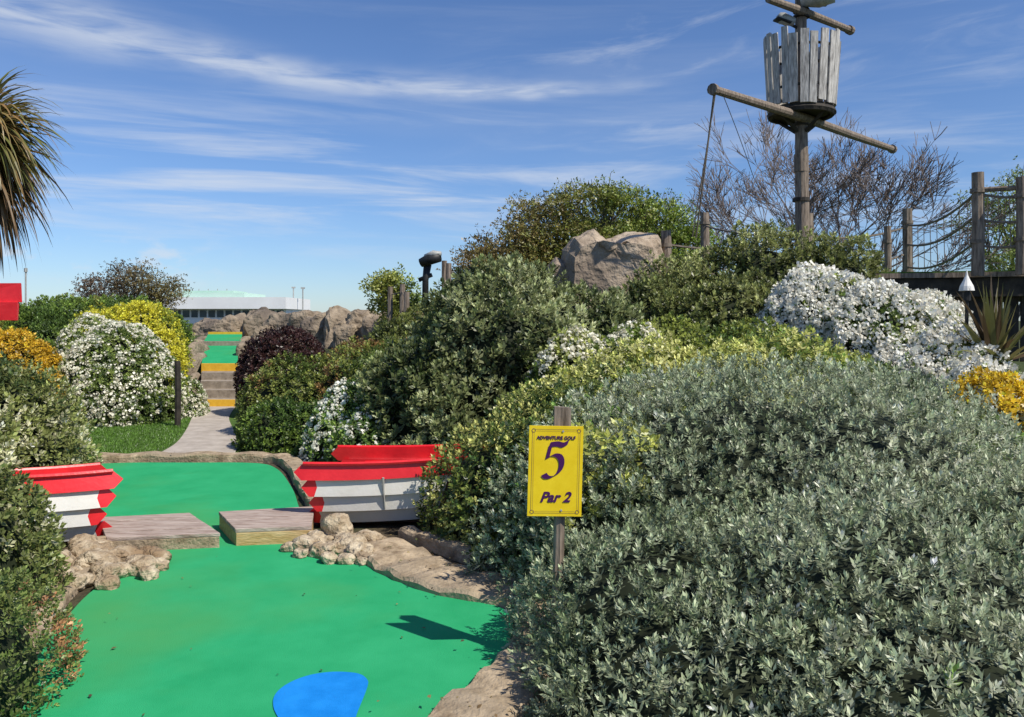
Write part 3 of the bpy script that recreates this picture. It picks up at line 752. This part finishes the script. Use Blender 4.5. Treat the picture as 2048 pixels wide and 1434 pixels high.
g=G(); tube(g,[(-4.1,6.0,0),(-4.1,6.0,1.2),(-4.08,6.0,2.2),(-3.98,6.0,2.97)],[.12,.10,.09,.12],10)
g.obj('trunk',[M_bark],parent=pe)
N=70;base=[];dirs=[];Ls=[];ws=[];drs=[];cols=[]
for i in range(N):
    az=random.uniform(0,6.283);el=math.radians(random.uniform(25,88))
    base.append((5.2+random.uniform(-.06,.06),8.6+random.uniform(-.06,.06),1.1)); dirs.append((math.cos(az)*math.cos(el),math.sin(az)*math.cos(el),math.sin(el)))
    Ls.append(random.uniform(.6,1.05));ws.append(random.uniform(.06,.1));drs.append(random.uniform(.2,1.0))
    cols.append(random.choice([(.22,.22,.07),(.14,.14,.05),(.30,.26,.10),(.12,.08,.04)]))
fl=bpy.data.objects.new('flax_plant',None); scene.collection.objects.link(fl)
o=blades('leaves',base,dirs,Ls,ws,drs,cols); o.parent=fl
g=G(); tube(g,[(5.2,8.6,.3),(5.2,8.6,1.15)],[.12,.08],8); g.obj('stem',[M_bark],parent=fl)

# ---------------------------------------------------------------- trees
def branchy(g,p,d,L,r_,depth,spread=.5,up=.12,m=0,minr=.012):
    p=Vector(p);d=Vector(d).normalized();pts=[p.copy()];rad=[r_]
    ns=3 if depth>1 else 2
    for i in range(ns):
        d=(d+Vector((random.gauss(0,.12),random.gauss(0,.12),random.gauss(0,.1)+up*.3))).normalized()
        p=p+d*L/ns;pts.append(p.copy());rad.append(max(minr*.7,r_*(1-.45*(i+1)/ns)))
    tube(g,pts,rad,6 if depth>3 else 3,m,False)
    if depth==0: return
    k=random.choice([3,3,4]) if depth>2 else 4
    for i in range(k):
        q=pts[-1] if i<2 else random.choice(pts[1:])
        nd=(d+Vector((random.gauss(0,spread),random.gauss(0,spread),random.gauss(0,spread*.7)+up))).normalized()
        branchy(g,q,nd,L*random.uniform(.62,.85),max(minr,rad[-1]*.8),depth-1,spread,up,m,minr)
g=G(); random.seed(3)
bx,by=9.9,26
for a_,L in((-66,2.0),(-50,2.1),(-34,2.2),(-15,2.3),(0,2.3),(16,2.2),(33,2.0),(50,1.8),(66,1.6)):
    t=math.radians(a_); branchy(g,(bx+a_*.006,by,1.5),(math.sin(t),random.uniform(-.3,.3),math.cos(t)),L,.08,5,.38,.08,0,.0105)
tube(g,[(bx,by,.8),(bx,by,1.8)],[.3,.25],10)
g.obj('bare_tree',[M_greybark])

def leafy(name,base,ells,nclump,leafper,cols,leaf=.09,seed=0,csz=.28,shrink=1,trunkr=.15):
    r=np.random.default_rng(seed); g=G(); base=Vector(base)
    E=np.array(ells); wt=E[:,3]*E[:,4]*E[:,5]; wt=wt/wt.sum()
    cl=[]
    for i in range(nclump):
        e=E[r.choice(len(E),p=wt)]; d=r.normal(size=3);d/=np.linalg.norm(d)
        cl.append(e[:3]+d*e[3:]*r.uniform(.35,1)**.6)
    cl=np.array(cl)
    hub=[base+ (Vector(e[:3])-base)*.6 for e in ells]
    for h in hub: tube(g,[base,base.lerp(h,.5)+Vector((0,0,-.15)),h],[trunkr,trunkr*.7,trunkr*.4],7,0,False)
    for c in cl:
        c=Vector(c); h=min(hub,key=lambda q:(q-c).length)
        mid=h.lerp(c,.5)+Vector((random.gauss(0,.12),random.gauss(0,.12),random.gauss(0,.1)))
        tube(g,[h,mid,c,c+(c-mid)*.35],[trunkr*.25,trunkr*.14,.012,.006],4,0,False)
    n=nclump*leafper
    ci=r.integers(0,nclump,n); P=cl[ci]+r.normal(size=(n,3))*csz*np.array([1,1,.6])
    T=sprig(4,leaf,leaf*.55,leaf*.6,0,60,seed+3)
    xs_=(P[:,0]-E[:,0].min())/(E[:,0].max()-E[:,0].min()+.01)
    u=np.clip(xs_+r.normal(size=n)*.18,0,1)[:,None]
    c0=np.array(cols[0]);c1=np.array(cols[1]); C=(c0*(1-u)+c1*u)*(1+r.normal(size=(n,1))*.25).clip(.4,1.8)
    br=(0.7+0.6*r.uniform(size=nclump))[ci][:,None]
    V_,C_=place(T,P,r.normal(size=(n,3))+np.array([0,0,.6]),r.uniform(.7,1.3,n),C*br,r)
    root=bpy.data.objects.new(name,None); scene.collection.objects.link(root)
    o=quad_mesh('crown',V_,C_); o.parent=root
    g.obj('trunk_and_limbs',[M_bark],parent=root)
leafy('deciduous_tree',(2.2,21.5,1.2),[(.0,21.5,3.1,1.2,1.2,1.0),(1.2,22,4.0,1.4,1.3,1.15),(2.6,22,4.35,1.4,1.3,1.1),(3.9,22,3.9,1.2,1.2,1.1),(4.6,21.8,3.2,.85,1,.9),(-.9,21.5,3.0,.7,.8,.6),(2.2,21.2,3.2,1.9,1.0,1.0)],
      330,60,[(.22,.155,.055),(.23,.32,.05)],.085,4,.23)
leafy('deciduous_tree.001',(-14.8,31,.8),[(-15.8,31,2.7,.9,.8,.7),(-14.6,31,3.0,1.0,.8,.8),(-13.5,31,2.7,.8,.8,.6)],110,30,[(.15,.105,.065),(.22,.18,.06)],.09,5,.25,trunkr=.1)
leafy('deciduous_tree.002',(18.5,30,1.0),[(17.6,30,5.6,1.0,1,1.0),(19,30,5.9,1.3,1,1.3),(20.5,30,5,1.2,1,1.2),(18.8,29,4,1.8,1,1.3)],90,50,[(.24,.3,.07),(.22,.28,.06)],.1,6,.3)
leafy('small_garden_tree',(-2.7,18.5,1),[(-2.85,18.5,2.15,.45,.5,.5),(-2.4,18.5,1.95,.55,.4,.5),(-2.2,18.4,1.5,.7,.4,.5)],50,60,[(.32,.34,.07),(.22,.3,.07)],.08,8,.16,trunkr=.06)

# ---------------------------------------------------------------- distance
root=bpy.data.objects.new('pavilion_building',None); scene.collection.objects.link(root)
g=G()
bx0=-21.2
box(g,(bx0,61,1.7),(9.6,6,1.4),m=0)
box(g,(bx0,60.7,2.82),(10.0,7,.84),m=0)
box(g,(bx0-1.2,61.0,3.42),(5.6,5.0,.36),m=1)
box(g,(bx0-1.6,61.5,3.70),(3.8,3.2,.20),m=1)
for i in range(15):
    box(g,(bx0-4.3+i*.62,57.98,2.05),(.46,.08,.5),m=2)
g.obj('walls_and_roof',[M_bldwhite,M_bldgreen,M_glass],parent=root)
g=G()
for x in(-3.0,-2.3,-1.6,-.9,-.2): box(g,(bx0+x,60,3.87),(.05,.04,.14),m=0)
g.obj('roof_vents',[M_metal],parent=root)
g=G()
for x,y,zt in((-15.7,60,4.0),(-17.5,64,4.2)): tube(g,[(x,y,.8),(x,y,zt)],.05,6); box(g,(x,y,zt),(.3,.1,.12))
g.obj('street_lamp',[M_metal])
g=G(); tube(g,[(-36.5,60,.8),(-36.5,60,5.2)],.06,6); tube(g,[(-36.5,60,5.2),(-36.5,60,5.5)],.12,6); g.obj('flagpole',[M_metal])

g=G()
for x,y,z0,z1 in((-2.75,18,1.0,2.35),(-2.45,17.8,1.0,2.4),(-2.25,17,1.0,2.2),(-1.55,18.2,1.2,2.95),(-1.4,17.6,1.2,2.85)):
    tube(g,[(x,y,z0),(x+.01,y,z1)],.06,8)
tube(g,sag((-2.75,18,2.2),(-2.45,17.8,2.25),.04),.015,5,1)
tube(g,sag((-2.45,17.8,2.25),(-2.25,17,2.1),.04),.015,5,1)
g.obj('wooden_post_fence',[M_wood,M_rope])
g=G()
tube(g,[(-1.95,18,1.2),(-1.95,18,2.5),(-1.90,18,2.85)],[.08,.07,.09],8,0)
tube(g,[(-2.05,17.95,2.88),(-1.85,17.9,2.96),(-1.6,17.85,3.0)],[.10,.13,.10],10,0)
tube(g,[(-1.95,17.9,3.02),(-1.75,17.86,3.08),(-1.58,17.84,3.08)],[.05,.08,.05],10,1)
tube(g,[(-2.1,18,2.5),(-1.8,18,2.62)],.05,8,0)
g.obj('spotlight',[M_black,M_metal],smooth=True)

g=G(); tube(g,[(-4.98,11.9,0),(-4.97,11.9,.5),(-4.98,11.9,.99)],.045,8); g.obj('wooden_post',[M_darkwood])
g=G()
box(g,(-6.60,10.0,1.94),(.92,.05,.225),jit=.012,m=0); box(g,(-6.62,9.97,1.71),(.92,.05,.235),jit=.012,m=0)
tube(g,[(-6.9,10.05,0),(-6.9,10.05,2.0)],.04,8,1)
g.obj('red_boards',[M_red,M_wood])

# ---------------------------------------------------------------- sun, sky
S=Vector((0.60,-0.46,0.90)).normalized()
sun=bpy.data.lights.new('sun','SUN'); sun.energy=5.0; sun.angle=math.radians(.5); sun.color=(1,.94,.83)
so=bpy.data.objects.new('sun',sun); scene.collection.objects.link(so); so.rotation_euler=S.to_track_quat('Z','Y').to_euler()
w=bpy.data.worlds.new('World'); scene.world=w; w.use_nodes=True
try:
    w.cycles.sampling_method='MANUAL'; w.cycles.sample_map_resolution=256
except Exception: pass
nt=w.node_tree;Nn,Ln=nt.nodes,nt.links
bgn=Nn['Background']; bgn.inputs['Strength'].default_value=0.10
sk=Nn.new('ShaderNodeTexSky'); sk.sky_type='NISHITA'; sk.sun_disc=False
sk.sun_elevation=math.asin(S.z); sk.sun_rotation=math.atan2(S.x,S.y); sk.altitude=0; sk.air_density=1.0; sk.dust_density=.2; sk.ozone_density=3.0
tint=Nn.new('ShaderNodeMixRGB'); tint.blend_type='MULTIPLY'; tint.inputs['Fac'].default_value=1; tint.inputs['Color2'].default_value=(.80,.97,1.26,1)
Ln.new(sk.outputs[0],tint.inputs['Color1'])
tc=Nn.new('ShaderNodeTexCoord'); sp=Nn.new('ShaderNodeSeparateXYZ'); Ln.new(tc.outputs['Generated'],sp.inputs[0])
def mth(op,a,b=None,c=None,clamp=False):
    n=Nn.new('ShaderNodeMath'); n.operation=op; n.use_clamp=clamp
    for i,v in enumerate((a,b,c)):
        if v is None: continue
        if isinstance(v,(int,float)): n.inputs[i].default_value=v
        else: Ln.new(v,n.inputs[i])
    return n.outputs[0]
def smooth(v,a,b):
    n=Nn.new('ShaderNodeMapRange'); n.interpolation_type='SMOOTHSTEP'; Ln.new(v,n.inputs[0]); n.inputs[1].default_value=a;n.inputs[2].default_value=b;n.inputs[3].default_value=0;n.inputs[4].default_value=1
    return n.outputs[0]
az=mth('ARCTAN2',sp.outputs[0],sp.outputs[1]); el=mth('ARCSINE',sp.outputs[2])
def noise(sx_,sy_,ox=0,oy=0,det=5,dist=0,rough=.55,shear=0):
    cb=Nn.new('ShaderNodeCombineXYZ')
    Ln.new(mth('ADD',mth('MULTIPLY',az,sx_),ox),cb.inputs[0])
    e2=mth('ADD',el,mth('MULTIPLY',az,shear)) if shear else el
    Ln.new(mth('ADD',mth('MULTIPLY',e2,sy_),oy),cb.inputs[1])
    n=Nn.new('ShaderNodeTexNoise'); n.inputs['Scale'].default_value=1; n.inputs['Detail'].default_value=det; n.inputs['Roughness'].default_value=rough; n.inputs['Distortion'].default_value=dist
    Ln.new(cb.outputs[0],n.inputs['Vector']); return n.outputs['Fac']
def gauss(v,c,s):
    d=mth('DIVIDE',mth('SUBTRACT',v,c),s); return mth('EXPONENT',mth('MULTIPLY',mth('MULTIPLY',d,d),-1))
azn=mth('MINIMUM',az,0.0)
el0=mth('ADD',mth('MULTIPLY',mth('MULTIPLY',azn,azn),0.13),0.281)
wd=mth('ADD',mth('MULTIPLY',azn,-0.030),0.008)
d=mth('DIVIDE',mth('SUBTRACT',el,mth('ADD',el0,mth('MULTIPLY',mth('SUBTRACT',noise(6,10,3,3,3),.5),.03))),wd)
st=mth('EXPONENT',mth('MULTIPLY',mth('MULTIPLY',d,d),-1))
st=mth('MULTIPLY',st,mth('MULTIPLY',smooth(az,.25,.0),smooth(noise(9,60,1,2,6,.4),.2,.7)))
st=mth('MULTIPLY',st,.72)
n1=smooth(noise(2.2,26,0,0,6,.5,.6,.02),.44,.72)
band=mth('ADD',mth('MULTIPLY',gauss(el,.165,.07),.85),.08)
ci=mth('MULTIPLY',n1,mth('MULTIPLY',band,mth('ADD',mth('MULTIPLY',smooth(az,.6,-.2),.35),.55)))
n2=smooth(noise(3.5,18,7,4,7,.8,.62,-.12),.50,.80)
ci2=mth('MULTIPLY',n2,mth('MULTIPLY',smooth(az,-.2,.15),.36))
veil=mth('MULTIPLY',smooth(noise(1.3,9,2,9,3,.3),.4,.75),mth('MULTIPLY',gauss(el,.18,.09),.16))
pf=mth('MULTIPLY',smooth(noise(16,34,5,1,5,.2),.50,.66),mth('MULTIPLY',gauss(el,.065,.028),smooth(az,-.3,-.42)))
tot=mth('ADD',mth('ADD',st,ci),mth('ADD',ci2,mth('ADD',veil,mth('MULTIPLY',pf,.6))),clamp=True)
tot=mth('MINIMUM',tot,.85)
mx=Nn.new('ShaderNodeMixRGB'); Ln.new(tot,mx.inputs['Fac']); Ln.new(tint.outputs[0],mx.inputs['Color1']); mx.inputs['Color2'].default_value=(7.0,7.5,8.3,1)
Ln.new(mx.outputs[0],bgn.inputs['Color'])

# ---------------------------------------------------------------- camera
cam=bpy.data.cameras.new('camera'); co=bpy.data.objects.new('camera',cam); scene.collection.objects.link(co)
co.location=(0,0,1.6); co.rotation_euler=(math.radians(90),0,0)
cam.lens=28.1; cam.sensor_width=36; cam.shift_y=-77/2048; cam.clip_end=3000; cam.clip_start=.05
scene.camera=co
